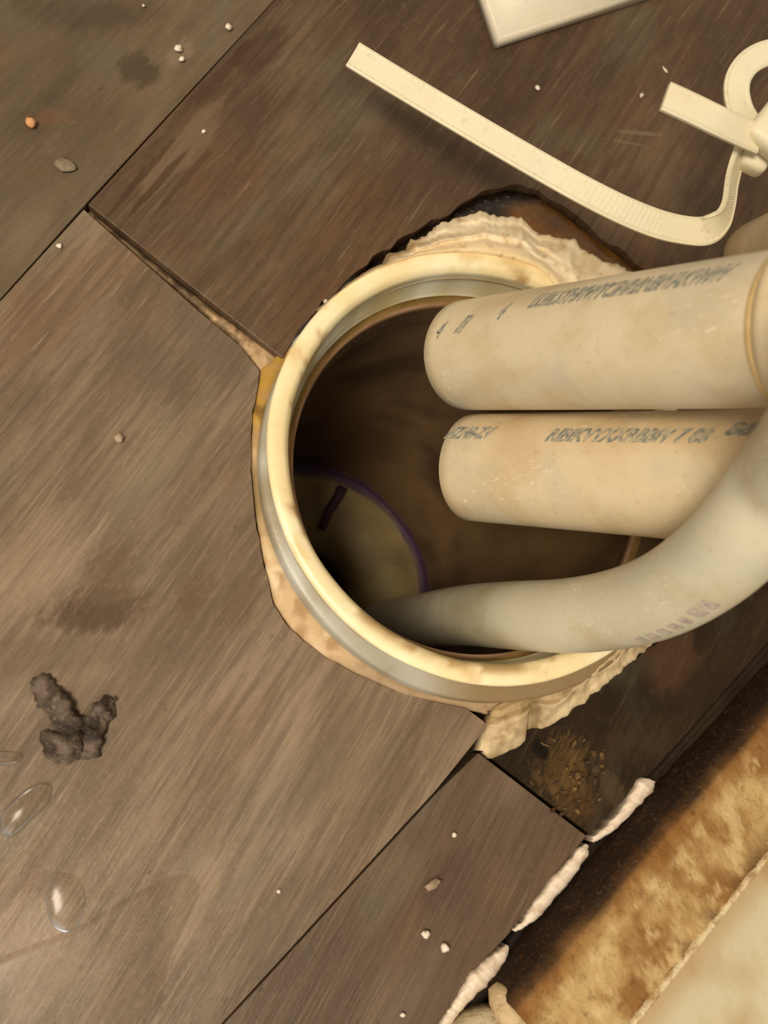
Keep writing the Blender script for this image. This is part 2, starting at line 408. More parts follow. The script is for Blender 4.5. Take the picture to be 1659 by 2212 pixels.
keep(tag(pr, 'dark purple primer ring'), drain)
p0, p1 = at(742,1050,-.113), at(695,1140,-.1135)
ps = tube('primer_streak', [p0.lerp(p1,k/8)+Vector((.0003*math.sin(k),0,-.0022)) for k in range(9)], [.0022-.0001*k for k in range(9)], bpy.data.materials['purple_primer'], None, 10, None, True)
keep(ps, drain)

# ------------------------------------------------------------------ sealant strips
def patch(name, inner, outer, zi, zo, bulge, amp, colf, mat, parent=None, fold=0, nu=160, nv=14, rag=6, base=-.006, nsc=110, seed=0, taper=True):
    I = resample(inner, nu); O = resample(outer, nu); V=[]; Fc=[]; CC=[]
    for i in range(nu):
        u = i/(nu-1); e = min(1, 6*min(u,1-u)) if taper else 1
        rj = rag*fbm(I[i][0]*.035, O[i][1]*.035, seed)
        ox, oy = O[i]; dx, dy = ox-I[i][0], oy-I[i][1]; L = math.hypot(dx,dy)+1e-6
        ox += dx/L*rj; oy += dy/L*rj
        for j in range(nv):
            v = j/(nv-1); x = lerp(I[i][0], ox, v); y = lerp(I[i][1], oy, v)
            h = lerp(zi, zo, v)+bulge*e*math.sin(math.pi*min(1,v*1.0))**.7
            q = at(x, y, h)
            n = fbm(q.x*nsc, q.y*nsc, seed+3, 5); rid = 1-abs(mn.noise(Vector((q.x*nsc*.6, q.y*nsc*.6, seed))))*2
            h += amp*(n*.8+rid*.35)*(.3+.7*math.sin(math.pi*v))
            if fold: h += fold*math.sin(math.pi*v)*math.sin(v*13+5*fbm(u*3.5, v*1.2, seed+7)+2*u)
            q = at(x, y, h); V.append(q); CC.append(colf(u, v, x, y, n))
        # underside
    top = nu*nv
    for i in range(nu):
        for j in (0, nv-1):
            p = V[i*nv+j]; V.append(Vector((p.x, p.y, base))); CC.append(mixc(CC[i*nv+j], (50,36,22), .4))
    for i in range(nu-1):
        for j in range(nv-1):
            a = i*nv+j; Fc.append((a, a+1, a+nv+1, a+nv))
        a, b = i*nv, (i+1)*nv; ba, bb = top+2*i, top+2*(i+1)
        Fc.append((a, b, bb, ba)); Fc.append((b+nv-1, a+nv-1, ba+1, bb+1)); Fc.append((ba, bb, bb+1, ba+1))
    for i in (0, nu-1):
        Fc.append(tuple([i*nv+j for j in range(nv)]+[top+2*i+1, top+2*i]))
    return mesh_obj(name, V, Fc, mat, parent, True, CC, True)
def arc(a0, a1, r, n=40, cx=1045, cy=1013, ry=None):
    return [(cx+r*math.cos(math.radians(lerp(a0,a1,k/(n-1)))), cy+(ry or r)*math.sin(math.radians(lerp(a0,a1,k/(n-1))))) for k in range(n)]
# bead round the left and the bottom of the mouth (angles clockwise from the right)
def circ_px(z, r, d0, d1, n=60):
    out = []
    for k in range(n):
        a = math.radians(lerp(d0, d1, k/(n-1))); out.append(proj((RC.x+r*math.cos(a), RC.y-r*math.sin(a), z)))
    return out
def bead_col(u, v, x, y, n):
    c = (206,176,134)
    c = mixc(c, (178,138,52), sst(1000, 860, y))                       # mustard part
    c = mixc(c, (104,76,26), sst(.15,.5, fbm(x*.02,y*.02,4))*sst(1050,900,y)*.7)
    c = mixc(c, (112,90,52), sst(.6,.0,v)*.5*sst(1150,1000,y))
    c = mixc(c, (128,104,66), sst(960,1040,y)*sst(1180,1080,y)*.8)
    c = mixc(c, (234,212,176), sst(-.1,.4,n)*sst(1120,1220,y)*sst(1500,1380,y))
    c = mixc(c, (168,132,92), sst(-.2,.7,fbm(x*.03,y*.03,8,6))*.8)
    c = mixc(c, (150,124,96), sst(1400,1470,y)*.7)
    return c
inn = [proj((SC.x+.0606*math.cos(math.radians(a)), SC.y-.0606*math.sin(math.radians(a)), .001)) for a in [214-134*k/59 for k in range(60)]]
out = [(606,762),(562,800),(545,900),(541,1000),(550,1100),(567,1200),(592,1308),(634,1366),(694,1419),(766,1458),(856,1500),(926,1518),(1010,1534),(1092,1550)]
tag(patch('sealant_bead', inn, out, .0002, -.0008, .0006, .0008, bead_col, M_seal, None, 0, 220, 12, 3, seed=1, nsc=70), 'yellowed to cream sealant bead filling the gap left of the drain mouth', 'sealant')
# white lump over the top of the mouth
def lump_col(u, v, x, y, n):
    c = (240,222,188)
    c = mixc(c, (218,192,150), sst(-.3,.7,fbm(x*.02,y*.02,14,6))*.7)
    c = mixc(c, (232,200,140), sst(.35,.0,v)*.5)
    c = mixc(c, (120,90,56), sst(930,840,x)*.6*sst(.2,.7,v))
    return mixc(c, (170,134,84), sst(.25,.8,fbm(x*.05,y*.05,19,6))*.5)
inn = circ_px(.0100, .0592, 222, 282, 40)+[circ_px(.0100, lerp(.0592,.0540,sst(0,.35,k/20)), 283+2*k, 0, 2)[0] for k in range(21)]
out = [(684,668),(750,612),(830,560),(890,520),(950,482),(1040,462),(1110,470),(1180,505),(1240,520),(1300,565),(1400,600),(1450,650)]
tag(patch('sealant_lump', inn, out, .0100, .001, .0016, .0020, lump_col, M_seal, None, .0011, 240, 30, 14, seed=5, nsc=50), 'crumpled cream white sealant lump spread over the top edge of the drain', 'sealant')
# brown glue behind it
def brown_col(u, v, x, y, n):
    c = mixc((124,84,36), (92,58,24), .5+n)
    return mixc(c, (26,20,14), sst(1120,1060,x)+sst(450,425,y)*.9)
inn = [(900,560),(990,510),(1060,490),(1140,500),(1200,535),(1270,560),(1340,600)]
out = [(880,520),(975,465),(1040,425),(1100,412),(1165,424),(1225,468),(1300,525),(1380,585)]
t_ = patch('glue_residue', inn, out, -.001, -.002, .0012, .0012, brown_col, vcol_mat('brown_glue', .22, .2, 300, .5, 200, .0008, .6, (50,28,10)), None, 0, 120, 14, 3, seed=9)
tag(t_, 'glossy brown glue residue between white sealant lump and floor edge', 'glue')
# torn lump at lower right
def torn_col(u, v, x, y, n):
    c = (196,172,134)
    c = mixc(c, (124,102,66), sst(-.25,.6,fbm(x*.022,y*.022,24,6))*.8)
    c = mixc(c, (96,80,50), sst(.42,.1,v)*sst(.05,.25,u)*.7)
    c = mixc(c, (226,204,162), sst(.55,.95,v)*sst(-.2,.3,n)*.8)
    return mixc(c, (160,130,84), sst(.5,.1,v)*.5)
inn = [(1070,1528)]+circ_px(.0020, .0590, 74, 38)
out = [(1036,1622),(1060,1636),(1092,1628),(1134,1604),(1138,1578),(1200,1562),(1262,1520),(1300,1486),(1345,1446),(1405,1400),(1450,1350)]
tag(patch('torn_sealant', inn, out, .0020, .0006, .0020, .0030, torn_col, M_seal, None, .0008, 200, 34, 9, seed=13, nsc=38), 'torn beige sealant flap spreading below the drain onto dark rotten plank', 'sealant')

# filler crumbs in the open butt joint
def fill_col(u, v, x, y, n):
    c = mixc((112,92,66), (196,164,122), sst(.55,.95,u+n*.3))
    return mixc(c, (62,46,30), sst(.0,.35,fbm(x*.03,y*.03,31))*(1-.75*u))
inn = [(196,456),(300,540),(420,636),(520,712),(612,782)]; out = [(190,460),(296,556),(422,664),(514,744),(568,806)]
tag(patch('joint_filler', inn, out, -.0024, -.0022, .0012, .0010, fill_col, M_seal, None, 0, 160, 7, 1.5, base=-.0055, seed=17, nsc=300), 'crumbly tan filler in the open plank joint left of the drain', 'filler')

# ------------------------------------------------------------------ rigid pipes hanging into the drain
def radial(P, T):
    c = (CAM-P); c = (c - T*c.dot(T)).normalized(); s = c.cross(T).normalized()
    upc = RCW @ Vector((0,1,0))
    if s.dot(upc) < 0: s = -s
    return c, s
def print_text(txt, P0, P1, R, x0, x1, phi, h, mat, parent, shear=.5, flip=False):
    cu = bpy.data.curves.new('t', 'FONT'); cu.body = txt; cu.shear = shear; cu.resolution_u = 3
    cu.offset = .045
    o = bpy.data.objects.new('t', cu); C.objects.link(o)
    dg = bpy.context.evaluated_depsgraph_get(); dg.update()
    me = bpy.data.meshes.new_from_object(o.evaluated_get(dg)); bpy.data.objects.remove(o)
    b = bmesh.new(); b.from_mesh(me); bmesh.ops.subdivide_edges(b, edges=b.edges, cuts=1); bmesh.ops.triangulate(b, faces=b.faces)
    xs = [v.co.x for v in b.verts]; lx, hx = min(xs), max(xs); ys = [v.co.y for v in b.verts]; ly, hy = min(ys), max(ys)
    T = (P1-P0).normalized(); L = (P1-P0).length; c, s = radial((P0+P1)/2, T)
    def tfor(x):
        best = 0; bd = 1e9
        for k in range(600):
            q = P0+T*(L*k/599)+ (c*math.cos(phi)+s*math.sin(phi))*R
            d = abs(proj(q)[0]-x)
            if d < bd: bd = d; best = L*k/599
        return best
    ta, tb = tfor(x0), tfor(x1)
    for v in b.verts:
        u = (v.co.x-lx)/(hx-lx); w_ = (v.co.y-(ly+hy)/2)/(hy-ly)
        an = phi + w_*h/R
        v.co = P0+T*lerp(ta,tb,u)+(c*math.cos(an)+s*math.sin(an))*(R+.00008)
    b.to_mesh(me); b.free(); me.name = 'printed_text'; me.materials.clear(); me.materials.append(mat)
    ob = bpy.data.objects.new('printed_text', me); C.objects.link(ob); keep(ob, parent)
    return ob
R1 = .0148
def pdepth(px, py, depth):
    return CAM + RCW @ (Vector(((px-CX)/F_, -(py-CY)/F_, -1.0))*depth)
def pipe(a, b, ext, mat, label, R):
    P0 = pdepth(*a); P1 = pdepth(*b); T = (P1-P0).normalized(); P2 = P1+T*ext
    t = empty('drop_pipe', P0); tag(t, label, 'pipe', None)
    path = [P0.lerp(P2, k/40) for k in range(41)]
    path = [P0, P0+T*.0006]+path[1:]
    rr = [R-.0006, R]+[R]*40
    o = tube('pipe_wall', path, rr, mat, None, 96, .003); autosharp(o, 60); keep(o, t)
    return t, P0, P2
F2 = F_
tp, a0, a1 = pipe((1008,768,.252), (1659,714,.176), .07, M_pvc, 'upper thick cream pipe with blue print hanging into the drain', R1)
for txt, x0, x1, ph in (('4', 945, 962, .50), ('II', 985, 1020, .56), ('4', 1078, 1098, .72), ('LUBLSTHMWYCIMRBNBIVAKWMV', 1148, 1592, .86)):
    print_text(txt, a0, a1, R1, x0, x1, ph, .0048, M_ink, tp, .7)
tp2, b0, b1 = pipe((1022,1010,.256), (1659,1034,.198), .07, M_pvc2, 'lower thick cream pipe with blue print resting under the curved hose', R1)
for txt, x0, x1, ph in (('HZHB-ZV', 938, 1070, .66), ('RIBIKVYXXRBBIV 7 88', 1182, 1540, .62), ('88', 1570, 1640, .75)):
    print_text(txt, b0, b1, R1, x0, x1, ph, .0042, M_ink, tp2, .5)
# coupling on the upper pipe
T = (a1-a0).normalized()
def ton(x):
    best = 0; bd = 1e9
    for k in range(800):
        c, s = radial(a0, T); q = a0+T*((a1-a0).length*k/799)+c*R1*1.1
        d = abs(proj(q)[0]-x)
        if d < bd: bd = d; best = (a1-a0).length*k/799
    return best
tc = ton(1612)
cp = empty('pipe_coupling', a0+T*tc); tag(cp, 'cream coupling collar on the upper pipe at the right edge', 'coupling')
path = [a0+T*(tc+.0006*k) for k in range(8)]+[a0+T*(tc+.006+.004*k) for k in range(8)]
o = tube('collar', path, [.0150,.0160,.0167,.0171,.0173,.0173,.0172,.0171]+[.0171]*8, M_pvc2, None, 96); keep(o, cp)
o = tube('glue_bead', [a0+T*(tc-.0016+.0004*k) for k in range(9)], [.01485+.0009*math.sin(math.pi*k/8) for k in range(9)], flat_mat('glue_amber', (232,200,138), .3, .3, 300, .15), None, 96); keep(o, cp)
# stub of a pipe behind
q0 = at(1600, 560, .004); q1 = at(1760, 500, .050)
st = tube('pipe_stub', [q0.lerp(q1, k/12) for k in range(13)], [.0035,.0066,.0085,.0092]+[.0094]*9, M_pvc2, None, 48, None, True)
tag(st, 'pale pipe end behind the upper pipe near the bent cable tie', 'pipe')

# ------------------------------------------------------------------ curved hose
HP = [(820,1352,.350),(900,1342,.325),(1000,1330,.286),(1100,1329,.254),(1220,1330,.232),(1330,1316,.216),(1430,1284,.201),(1530,1222,.186),(1620,1136,.174),(1700,1035,.164),(1785,930,.146),(1855,810,.131),(1900,700,.120)]
hpth = catmull([tuple(pdepth(*p)) for p in HP], 8)
RH = .0093
hose = empty('drain_hose', hpth[0]); tag(hose, 'pale curved hose bending from right into the drain bottom', 'hose')
o = tube('hose_wall', hpth, [RH]*len(hpth), M_hose, None, 72, .002); keep(o, hose)
# faint purple print along its lower side
def hose_print(i0, i1, phi0, phi1, hh, k):
    V=[];Fc=[]; n=6
    for i in range(n):
        f = lerp(i0, i1, i/(n-1)); j = int(f); fr = f-j
        P = Vector(hpth[j]).lerp(Vector(hpth[j+1]), fr); T_ = (Vector(hpth[j+1])-Vector(hpth[j])).normalized()
        c, s = radial(P, T_)
        # s points to the upper side; print sits below
        for m in range(5):
            ph = lerp(phi0, phi1, i/(n-1)) + hh*(m/4-.5)
            V.append(P+(c*math.cos(ph)+s*math.sin(ph))*(RH+.00012))
    for i in range(n-1):
        for m in range(4): a=i*5+m; Fc.append((a,a+1,a+6,a+5))
    keep(mesh_obj('print_mark', V, Fc, M_inkp, None, True), hose)
for k in range(7):
    i0 = 45+k*1.75
    hose_print(i0, i0+(1.3 if k > 4 else .95), -.98+.045*k, -.98+.045*(k+.6), .30 if k < 5 else .40, k)

# ------------------------------------------------------------------ cable ties
def ribbon(name, pts, wdirs, width, thick, mat, parent, ribs=0, n=10, tip=True):
    P = catmull([tuple(p) for p in pts], n); Wd = catmull([tuple(d) for d in wdirs], n)
    V=[];Fc=[]; m = len(P)
    for i in range(m):
        p = Vector(P[i]); t = (Vector(P[min(i+1,m-1)])-Vector(P[max(i-1,0)])).normalized()
        wd_ = Vector(Wd[i]); wd_ = (wd_-t*wd_.dot(t)).normalized(); nn = t.cross(wd_)
        for (a, b) in ((-1,-.6),(-.86,-1),(.86,-1),(1,-.6),(1,.6),(.84,1),(.70,.72),(-.70,.72),(-.84,1),(-1,.6)):
            rb = (.09*thick*(i%2)) if (ribs and abs(a) < .75 and b > 0) else 0
            V.append(p+wd_*(a*width/2)+nn*(b*thick/2-rb))
    k = 10
    for i in range(m-1):
        for j in range(k): j2=(j+1)%k; Fc.append((i*k+j, i*k+j2, (i+1)*k+j2, (i+1)*k+j))
    Fc.append(tuple(range(k))[::-1]); Fc.append(tuple((m-1)*k+j for j in range(k)))
    o = mesh_obj(name, V, Fc, mat, parent, False, None, True); return o
def perp_dirs(px):
    out = []
    for i in range(len(px)):
        a = px[max(i-1,0)]; b = px[min(i+1,len(px)-1)]
        dx, dy = b[0]-a[0], b[1]-a[1]; L = math.hypot(dx,dy)
        out.append(RCW @ Vector((dy/L, dx/L, 0)))
    return out
def hd(x, y, z): return at(x, y, z)
tie = empty('cable_tie', hd(1645,320,.058)); tag(tie, 'long cream cable tie with its tail bent across the floor', 'cable tie')
tpx = [(762,118,.024),(860,178,.025),(960,238,.027),(1060,297,.029),(1160,355,.031),(1260,411,.034),(1350,456,.038),(1430,487,.042),(1500,500,.045)]
zcam = RCW @ Vector((0,0,1)); xcam = RCW @ Vector((1,0,0)); ycam = RCW @ Vector((0,1,0))
up = [(1536,494,.0475),(1561,474,.049),(1574,440,.051),(1581,395,.054),(1590,355,.057),(1604,318,.059)]
allp = tpx+up
wds = perp_dirs(tpx[:-1]+[(1500,500,0)])[:len(tpx)]
wds += [(-xcam*.35+ycam*.8+zcam*.35), (-xcam*.6+ycam*.35+zcam*.65), (-xcam*.62+zcam*.78), (-xcam*.6+zcam*.8), (-xcam*.6+zcam*.8), (-xcam*.62+zcam*.78)]
rb = ribbon('strap', [at(*p) for p in allp], wds, .0072, .0014, M_nylon, None, 1, 16); keep(rb, tie)
def bev_box(name, c, ax, ay, az, sx, sy, sz, mat, bev=.0012, parent=None):
    me = bpy.data.meshes.new(name); b = bmesh.new(); bmesh.ops.create_cube(b, size=1)
    for v in b.verts: v.co = Vector((v.co.x*sx, v.co.y*sy, v.co.z*sz))
    bmesh.ops.bevel(b, geom=list(b.edges), offset=bev, segments=3, affect='EDGES', profile=.5)
    M = Matrix((ax, ay, az)).transposed()
    for v in b.verts: v.co = Vector(c)+M@v.co
    for f in b.faces: f.smooth = True
    bmesh.ops.recalc_face_normals(b, faces=b.faces)
    b.to_mesh(me); b.free(); me.materials.append(mat)
    o = bpy.data.objects.new(name, me); C.objects.link(o)
    if parent: keep(o, parent)
    return o
def imgaxes(deg):
    a = math.radians(deg); x = RCW@Vector((math.cos(a), -math.sin(a), 0)); y = RCW@Vector((math.sin(a), math.cos(a), 0)); return x, y, RCW@Vector((0,0,1))
ax, ay, az = imgaxes(25)
bev_box('head', at(1632,336,.058), ax, ay, az, .0070, .0085, .006, M_nylon, .0016, tie)
tie2 = empty('cable_tie', at(1665,290,.062)); tag(tie2, 'short trimmed cable tie with a looped strap at the right edge', 'cable tie')
s2 = [(1437,208,.066),(1500,237,.066),(1560,266,.066),(1640,302,.064)]
rb = ribbon('tail', [at(*p) for p in s2], perp_dirs(s2), .0068, .0016, M_nylon, None, 0, 8); keep(rb, tie2)
s3 = [(1640,300,.058),(1600,240,.060),(1592,178,.062),(1622,132,.064),(1680,112,.066),(1745,132,.066),(1770,200,.066),(1730,270,.064)]
rb = ribbon('loop', [at(*p) for p in s3], perp_dirs(s3), .0062, .0016, M_nylon, None, 0, 10); keep(rb, tie2)
s4 = [(1640,222,.0615),(1672,180,.063),(1710,150,.064)]
ax, ay, az = imgaxes(38)
bev_box('head', at(1682,282,.066), ax, ay, az, .0125, .0125, .0065, M_nylon, .002, tie2)

# ------------------------------------------------------------------ white plastic box at the top edge
bz = empty('plastic_box', at(1070,100,0)); tag(bz, 'white plastic box corner at the top of the view on dark planks', 'box')
c0, c1, c2 = at(1064,112,0), at(1450,-12,0), at(985,-120,0)
def boxmesh(name, z0, z1, inset, mat, parent):
    ex = (c1-c0); ey = (c2-c0); ex.z = ey.z = 0
    ux, uy = ex.normalized(), ey.normalized(); o_ = 0
    b0 = Vector((c0.x,c0.y,0))+ux*inset+uy*inset; b1 = b0+ux*(ex.length); b2 = b1+uy*.045; b3 = b0+uy*.045
    o = prism([b0,b1,b2,b3], z0, z1, name, mat)
    b = bmesh.new(); b.from_mesh(o.data); bmesh.ops.bevel(b, geom=list(b.edges), offset=.0006, segments=3, affect='EDGES'); b.to_mesh(o.data); b.free()
    for p in o.data.polygons: p.use_smooth = True
    keep(o, parent); return o
boxmesh('box_body', .0007, .0062, 0, M_box, bz)

# ------------------------------------------------------------------ broken caulk line
def bead(pts, label, seed):
    """pts: (px,py,halfwidth px)"""
    P = catmull(pts, 14); V=[];Fc=[];CC=[]; k = 13; m = len(P)
    for i in range(m):
        x, y, hw = P[i]; a = P[max(i-1,0)]; b = P[min(i+1,m-1)]
        dx, dy = b[0]-a[0], b[1]-a[1]; L = math.hypot(dx,dy); nx, ny = -dy/L, dx/L
        hw = max(1.0, hw*(1+.25*fbm(i*.12, seed, 0)))
        for j in range(k):
            s = -1+2*j/(k-1)
            h = .0002+hw/8400*.9*math.sqrt(max(0,1-s*s)) + .0004*fbm(x*.05+s, y*.05, seed)*(1-s*s)
            X, Y = x+nx*hw*s+2*fbm(i*.2, s*2, seed), y+ny*hw*s
            V.append(at(X, Y, h)); n = fbm(X*.04, Y*.04, seed+4)
            CC.append(mixc((232,214,192), (170,138,108), sst(.0,.9,n)*.5))
    top = len(V)
    for i in range(m):
        for j in (0,k-1):
            p = V[i*k+j]; V.append(Vector((p.x,p.y,-.004))); CC.append((150,120,95))
    for i in range(m-1):
        for j in range(k-1): a=i*k+j; Fc.append((a,a+1,a+k+1,a+k))
        a,b=i*k,(i+1)*k; Fc.append((a,b,top+2*i+2,top+2*i)); Fc.append((b+k-1,a+k-1,top+2*i+1,top+2*i+3))
    Fc.append(tuple([j for j in range(k)]+[top+1,top])); Fc.append(tuple([(m-1)*k+j for j in range(k)]+[top+2*m-1,top+2*m-2]))
    tag(mesh_obj('caulk_bead', V, Fc, M_caulk, None, True, CC, True), label, 'caulk', 'pieces of the broken caulk line')
bead([(1404,1682,4),(1400,1690,19),(1380,1715,18),(1350,1755,13),(1318,1788,10),(1288,1810,7),(1281,1818,3)], 'pinkish white caulk piece with a rounded end, uppermost of the broken line', 1)
bead([(1268,1824,3),(1258,1842,13),(1230,1880,16),(1195,1920,17),(1160,1965,15),(1135,1993,8),(1112,2010,4)], 'pinkish white caulk piece in the middle of the broken line', 2)
bead([(1096,2042,3),(1084,2062,14),(1055,2094,20),(1025,2125,22),(1000,2158,15),(980,2185,12),(962,2212,13),(930,2260,14)], 'knobbly white caulk piece at the bottom edge of the view', 3)

# ------------------------------------------------------------------ trim strip between floor edge and base, the gap's shade in its dark colour
def strip(name, line, prof, colf, mat, parent=None, nu=200, amp=.0, nsc=200, seed=0, smooth=True):
    """line: px polyline at z=0; prof: (offset m to the lower right, z)"""
    L = resample([tuple(at(x,y,0))[:2] for x, y in line], nu); V=[];Fc=[];CC=[]; k=len(prof)
    for i in range(nu):
        a=L[max(i-1,0)]; b=L[min(i+1,nu-1)]; dx,dy=b[0]-a[0],b[1]-a[1]; l=math.hypot(dx,dy); nx,ny=-dy/l,dx/l
        for j,(o_,z) in enumerate(prof):
            q = Vector((L[i][0]+nx*o_, L[i][1]+ny*o_, z)); n = fbm(q.x*nsc,q.y*nsc,seed+z*nsc,5)
            q.z += amp*n; q.x += -nx*amp*n*.6; q.y += -ny*amp*n*.6
            V.append(q); CC.append(colf(i/(nu-1), j/(k-1), q, n))
    for i in range(nu-1):
        for j in range(k-1): a=i*k+j; Fc.append((a,a+1,a+k+1,a+k))
    return mesh_obj(name, V, Fc, mat, parent, smooth, CC, True)
def lathcol(u,v,q,n): return mixc((52,38,26),(30,22,17),.5+fbm(q.x*30,q.y*30,3)+n*.3)
edge = [(1950,1050),(1659,1392),(1500,1572),(1400,1684),(1285,1812),(1185,1918),(1104,2030),(1030,2105),(952,2222),(860,2380)]
tr = strip('trim_1', edge, [(.0004,-.0055),(.0004,-.0020),(.0010,-.0014),(.0022,-.0016),(.0026,-.0032),(.0032,-.0032),(.0036,-.0024),(.0060,-.0024),(.0064,-.005),(.03,-.0052)], lathcol, vcol_mat('gap_shade_trim', .8, .4, 400, .5, 500, .0006, .2, (20,14,10), lite=.0), None, 220, .0003, 300, 4)
tr['kind'] = 'structure'

# ------------------------------------------------------------------ grimy equipment base, lower right
base = empty('equipment_base', at(1500,1900,0)); tag(base, 'grimy tan base with brown stains and cream top along the floor edge', 'equipment base')
def seq(pts, n): return resample(pts, n)
prof = [(0,-.0052),(.0003,-.001),(.0010,.0040),(.0022,.0085),(.0042,.0112)]+[(.0042+.0013*k, .0112+.0002*math.sin(k*.7)+.00006*k) for k in range(1,17)]
prof += [(.0260,.0124),(.0266,.0128),(.0273,.0129)]
def basecol(u, v, q, n):
    px, py = proj(q)
    c = mixc((190,160,108), (142,102,56), .5+1.3*mn.fractal(Vector((q.x*60,q.y*60,7)),.7,2.1,8))
    c = mixc(c, (212,186,136), sst(.0,.6,mn.fractal(Vector((q.x*160,q.y*160,17)),.6,2.1,8))*.7)
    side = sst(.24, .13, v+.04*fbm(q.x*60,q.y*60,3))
    c = mixc(c, (128,82,36), sst(.42,.2,v+.1*fbm(q.x*50,q.y*50,5))*.6)
    c = mixc(c, (38,24,15), side*.95)  # side face near-black: shade of the floor gap painted in
    c = mixc(c, (96,70,40), sst(.72,.98,v)*sst(-.2,.3,fbm(q.x*70,q.y*70,33))*.75)
    if v > .97: c = (214,190,146)
    return c
bl = [(1990,1110),(1640,1455),(1540,1568),(1405,1716),(1305,1828),(1178,1972),(1096,2066),(1046,2122)]
o = strip('flange', bl, prof, basecol, M_base, None, 420, .00045, 260, 8); keep(tag(o, 'brown stained rough flange'), base)
def lipcol(u,v,q,n): return mixc((220,200,160),(170,136,88), sst(0,.4,n)*.7)
o = strip('rim_bead', bl, [(.0262+.0010*(1-math.cos(math.pi*k/8)), .0120+.0014*math.sin(math.pi*k/8)) for k in range(9)], lipcol, M_base, None, 260, .0002, 400, 3); keep(tag(o, 'pale rim bead'), base)
def topcol(u,v,q,n):
    c = (204,192,160); c = mixc(c, (176,148,104), sst(.05,.5,fbm(q.x*40,q.y*40,6))*.7)
    return mixc(c, (160,120,70), sst(.12,.0,v)*.5)
o = strip('top_panel', bl, [(.0276+.0035*k, .0122-.0004*min(k,4)) for k in range(22)], topcol, vcol_mat('cream_panel', .5, .12, 300, .3, 500, .0004, .4, (130,96,56)), None, 160, .0001, 200, 5); keep(tag(o, 'cream top panel'), base)
# end corner and foot of the base
def cornercol(u, v, q, n):
    c = mixc((206,180,138),(160,122,74), .4+mn.fractal(Vector((q.x*90,q.y*90,3)),.7,2.1,7))
    return mixc(c, (70,46,28), sst(.25,.0,v)*.9)
e0 = at(1046,2122,0); ed = Vector((at(1096,2066,0)-e0)); ed = Vector((ed.x,ed.y,0)).normalized(); en = Vector((ed.y,-ed.x,0))
if en.x < 0: en = -en
pth = [e0+en*(.0006+.0022*k)+ed*.0008+Vector((0,0,min(.0068,.0035+.0012*k)))-ed*.0004*k*(k<4) for k in range(14)]
o = tube('flange_end', pth, [.0012,.0030,.0038,.0042]+[.0044]*10, M_base, None, 36, None, True, lambda p,i,a: .0006*fbm(p.x*160,p.y*160,p.z*160), lambda p,i,a: mixc((212,188,148),(164,128,80), .35+.9*mn.fractal(Vector((p.x*90,p.y*90,3)),.7,2.1,7)))
keep(tag(o, 'cream rounded end of the flange'), base)
def footcol(u, v, x, y, n): return mixc((200,184,152),(160,134,96), sst(.0,.5,n))
o = patch('foot', [(900,2420),(1000,2400),(1100,2400),(1200,2400),(1300,2400)], [(930,2300),(975,2226),(1015,2192),(1060,2180),(1105,2184),(1150,2206),(1200,2250),(1250,2300)], .006, .0035, .003, .0008, footcol, M_base, None, 0, 80, 24, 2, seed=41, nsc=60); keep(tag(o, 'rounded cream foot'), base)

# ------------------------------------------------------------------ debris
def blob_path(name, pts, colf, mat, parent=None, seed=0, amp=.0022, seg=26):
    P = catmull(pts, 10)
    path = [at(x,y,z*.15) for x,y,r,z in P]; rad = [max(.0004, r/8600) for x,y,r,z in P]
    return tube(name, path, rad, mat, parent, seg, None, True, lambda p,i,a: amp*fbm(p.x*260,p.y*260,p.z*260+seed,5), colf)
def debcol(p,i,a): return mixc((112,96,82),(56,44,36), .5+1.3*fbm(p.x*200,p.y*200,p.z*300))
clump = empty('dirt_clump', at(150,1560,0)); tag(clump, 'dark grey branching dirt clump on the wet plank at left', 'debris')
for nm, pts in (('arm', [(66,1474,10,.001),(80,1484,22,.0015),(112,1512,24,.0018),(140,1545,27,.002),(152,1580,32,.002),(140,1610,40,.002),(132,1632,30,.0015),(128,1650,10,.0008)]),
                ('arm', [(150,1570,26,.0018),(180,1560,26,.0018),(210,1545,22,.0016),(236,1520,18,.0012),(250,1508,7,.001)]),
                ('arm', [(200,1545,18,.0016),(196,1580,26,.0018),(184,1615,24,.0014),(176,1640,8,.0008)])):
    keep(blob_path(nm, pts, debcol, M_debris, None, len(pts)), clump)

def gel(pts, h, name, label, cat='blob', dz=.0004, grp=None):
    """smooth clear dome over a px outline"""
    R = resample(catmull(pts+[pts[0]], 6), 64)[:-1]; n=len(R)
    cx = sum(p[0] for p in R)/n; cy = sum(p[1] for p in R)/n; V=[];Fc=[]
    rings = 12
    for k in range(rings):
        t = 1-k/rings
        z = h*math.sqrt(max(0,1-t*t)) if h > .0008 else h*min(1,(1-t)*6)**.5
        for x,y in R: V.append(at(lerp(cx,x,t), lerp(cy,y,t), dz+z))
    V.append(at(cx,cy,dz+h)); 
    for k in range(rings-1):
        for i in range(n): j=(i+1)%n; Fc.append((k*n+i,k*n+j,(k+1)*n+j,(k+1)*n+i))
    for i in range(n): Fc.append(((rings-1)*n+i,(rings-1)*n+(i+1)%n,len(V)-1))
    return tag(mesh_obj(name, V, Fc, M_clear, None, True, None, False), label, cat, grp)
gel([(-4,1800),(4,1755),(45,1712),(92,1688),(112,1698),(104,1735),(66,1776),(24,1810)], .0026, 'water_blob', 'clear glossy water blob at the left edge under the dirt clump', 'water')
gel([(-40,1626),(10,1622),(48,1628),(44,1646),(10,1654),(-40,1656)], .0016, 'water_blob', 'narrow clear water blob at the left edge beside the clump', 'water')
gel([(98,1940),(110,1900),(140,1885),(172,1900),(186,1950),(165,2005),(135,2012),(108,1990)], .0012, 'water_drop', 'oval clear water drop on the lower left plank', 'water')
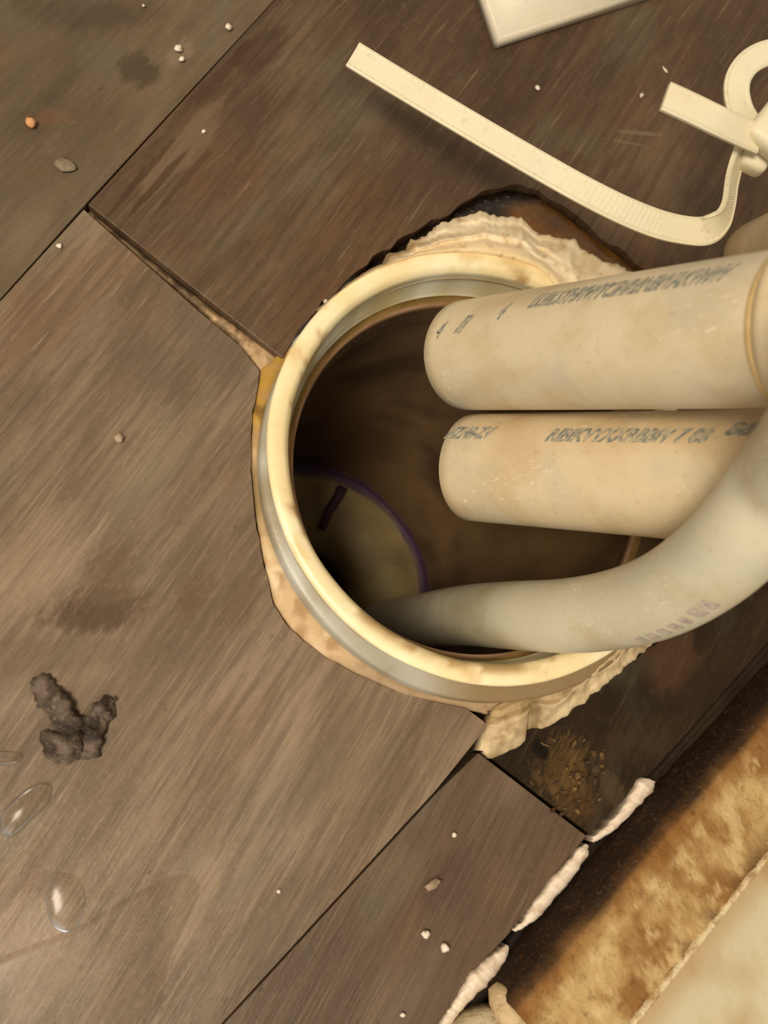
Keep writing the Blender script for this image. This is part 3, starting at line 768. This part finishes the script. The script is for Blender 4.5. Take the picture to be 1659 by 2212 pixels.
gel([(20,2060),(170,2000),(300,1925),(395,1888),(432,1925),(370,2060),(300,2230),(-60,2280),(-60,2110)], .0005, 'water_film', 'thin clear water film spread over the lower left corner', 'water')

def crumb(px, py, r, col, label, seed, name='crumb', cat='crumb', grp=None, sx=1.0, rot=0.0, zf=.7):
    b = bmesh.new(); bmesh.ops.create_icosphere(b, subdivisions=2, radius=1)
    rr = r/8400; c = at(px,py,.0006+rr*zf*.8); V=[]
    for v in b.verts:
        d = 1+.55*fbm(v.co.x*1.3+seed, v.co.y*1.3, v.co.z*1.3+seed)
        x, y, z = v.co.x*sx*rr*d, v.co.y*rr*d, v.co.z*rr*zf*d
        V.append(Vector((x*math.cos(rot)-y*math.sin(rot), x*math.sin(rot)+y*math.cos(rot), z))+c)
    F=[tuple(v.index for v in f.verts) for f in b.faces]; b.free()
    m = bpy.data.materials.get('crumb_%d_%d_%d'%col) or flat_mat('crumb_%d_%d_%d'%col, col, .6, .4, 600, .2)
    o = mesh_obj(name, V, F, m, None, True); tag(o, label, cat, grp); return o
crumb(67,263,12,(206,150,98),'orange tan crumb on the upper left plank',3)
crumb(140,355,14,(132,116,94),'flat grey chip on the upper left plank above the joint corner',5,'chip','chip',None,1.7,-.3,.2)
crumb(257,946,10,(186,164,136),'small tan grit grain in the middle of the left plank',6)
WH=(232,218,200)
for (x,y,r,lab,k) in [(128,531,6,'tiny white crumb just below the plank joint corner',11),(440,284,5,'tiny white crumb on the streaked brown plank',12),
    (1161,190,7,'small white crumb above the long cable tie tail',13),(1386,206,6,'small white crumb left of the short cable tie end',14),
    (920,2019,8,'white crumb on lower dark plank, left of a nearby pair',15),(962,2048,9,'white crumb on lower dark plank, right of a nearby pair',16),
    (981,1804,5,'tiny white crumb alone below the drain on lower plank',17),(704,652,6,'tiny white crumb touching the upper left of the drain',18),
    (602,1926,4,'tiny pale crumb on the lower grey plank centre',19),(494,58,8,'pale crumb near the long joint at the top',20),
    (385,104,9,'upper pale scrap on the dark damp patch at top left',21),(392,128,6,'lower pale scrap on the dark damp patch at top left',22),
    (310,12,4,'tiny pale crumb at the top edge of the left plank',23),(870,2192,5,'tiny pale crumb beside the knobbly caulk near the bottom',24)]:
    crumb(x,y,r,WH,lab,k)
crumb(1437,151,4,(240,228,200),'thin bright sliver above the short cable tie end',31,'sliver','sliver',None,2.6,-.95)
crumb(935,1912,10,(160,136,112),'dull tan scrap on the lower dark plank above the white pair',33,'scrap','scrap',None,1.8,.5,.5)
# flakes on the rotten wood
rs = random.Random(4)
fm = [flat_mat('flake_%d' % k, c_, .85, .7, 600, .5, .2) for k, c_ in enumerate([(120,94,54),(92,68,40),(68,50,32)])]
for k in range(46):
    a = rs.random()*6.28; r_ = rs.random()**.6
    x = 1232+92*r_*math.cos(a); y = 1675+92*r_*math.sin(a); c = at(x, y, 0)
    n = rs.randint(6,9); a0_ = rs.random()*6.28; R_ = rs.uniform(4,11)/8600; st_ = rs.uniform(.3,.8); tx, ty = rs.uniform(-.35,.35), rs.uniform(-.35,.35)
    V = []
    for zz in (0, 1):
        for i in range(n):
            b_ = 6.28*i/n; rr = R_*(.55+.6*mn.random()) if zz == 0 else None
            if zz == 0: V.append((rr*math.cos(b_), rr*st_*math.sin(b_)))
    V3 = []
    for zz in (0, 1):
        for (vx, vy) in V:
            X = vx*math.cos(a0_)-vy*math.sin(a0_); Y = vx*math.sin(a0_)+vy*math.cos(a0_)
            V3.append(Vector((c.x+X*(1-.15*zz), c.y+Y*(1-.15*zz), R_*.4+X*tx+Y*ty+zz*.00028)))
    F = [tuple(range(n))[::-1], tuple(range(n,2*n))]+[(i,(i+1)%n,n+(i+1)%n,n+i) for i in range(n)]
    o = mesh_obj('wood_flake', V3, F, rs.choice(fm), None, False, None, True)
    tag(o, 'ochre flake of rotten wood below the torn sealant flap', 'wood flake', 'flakes on the rotten plank')
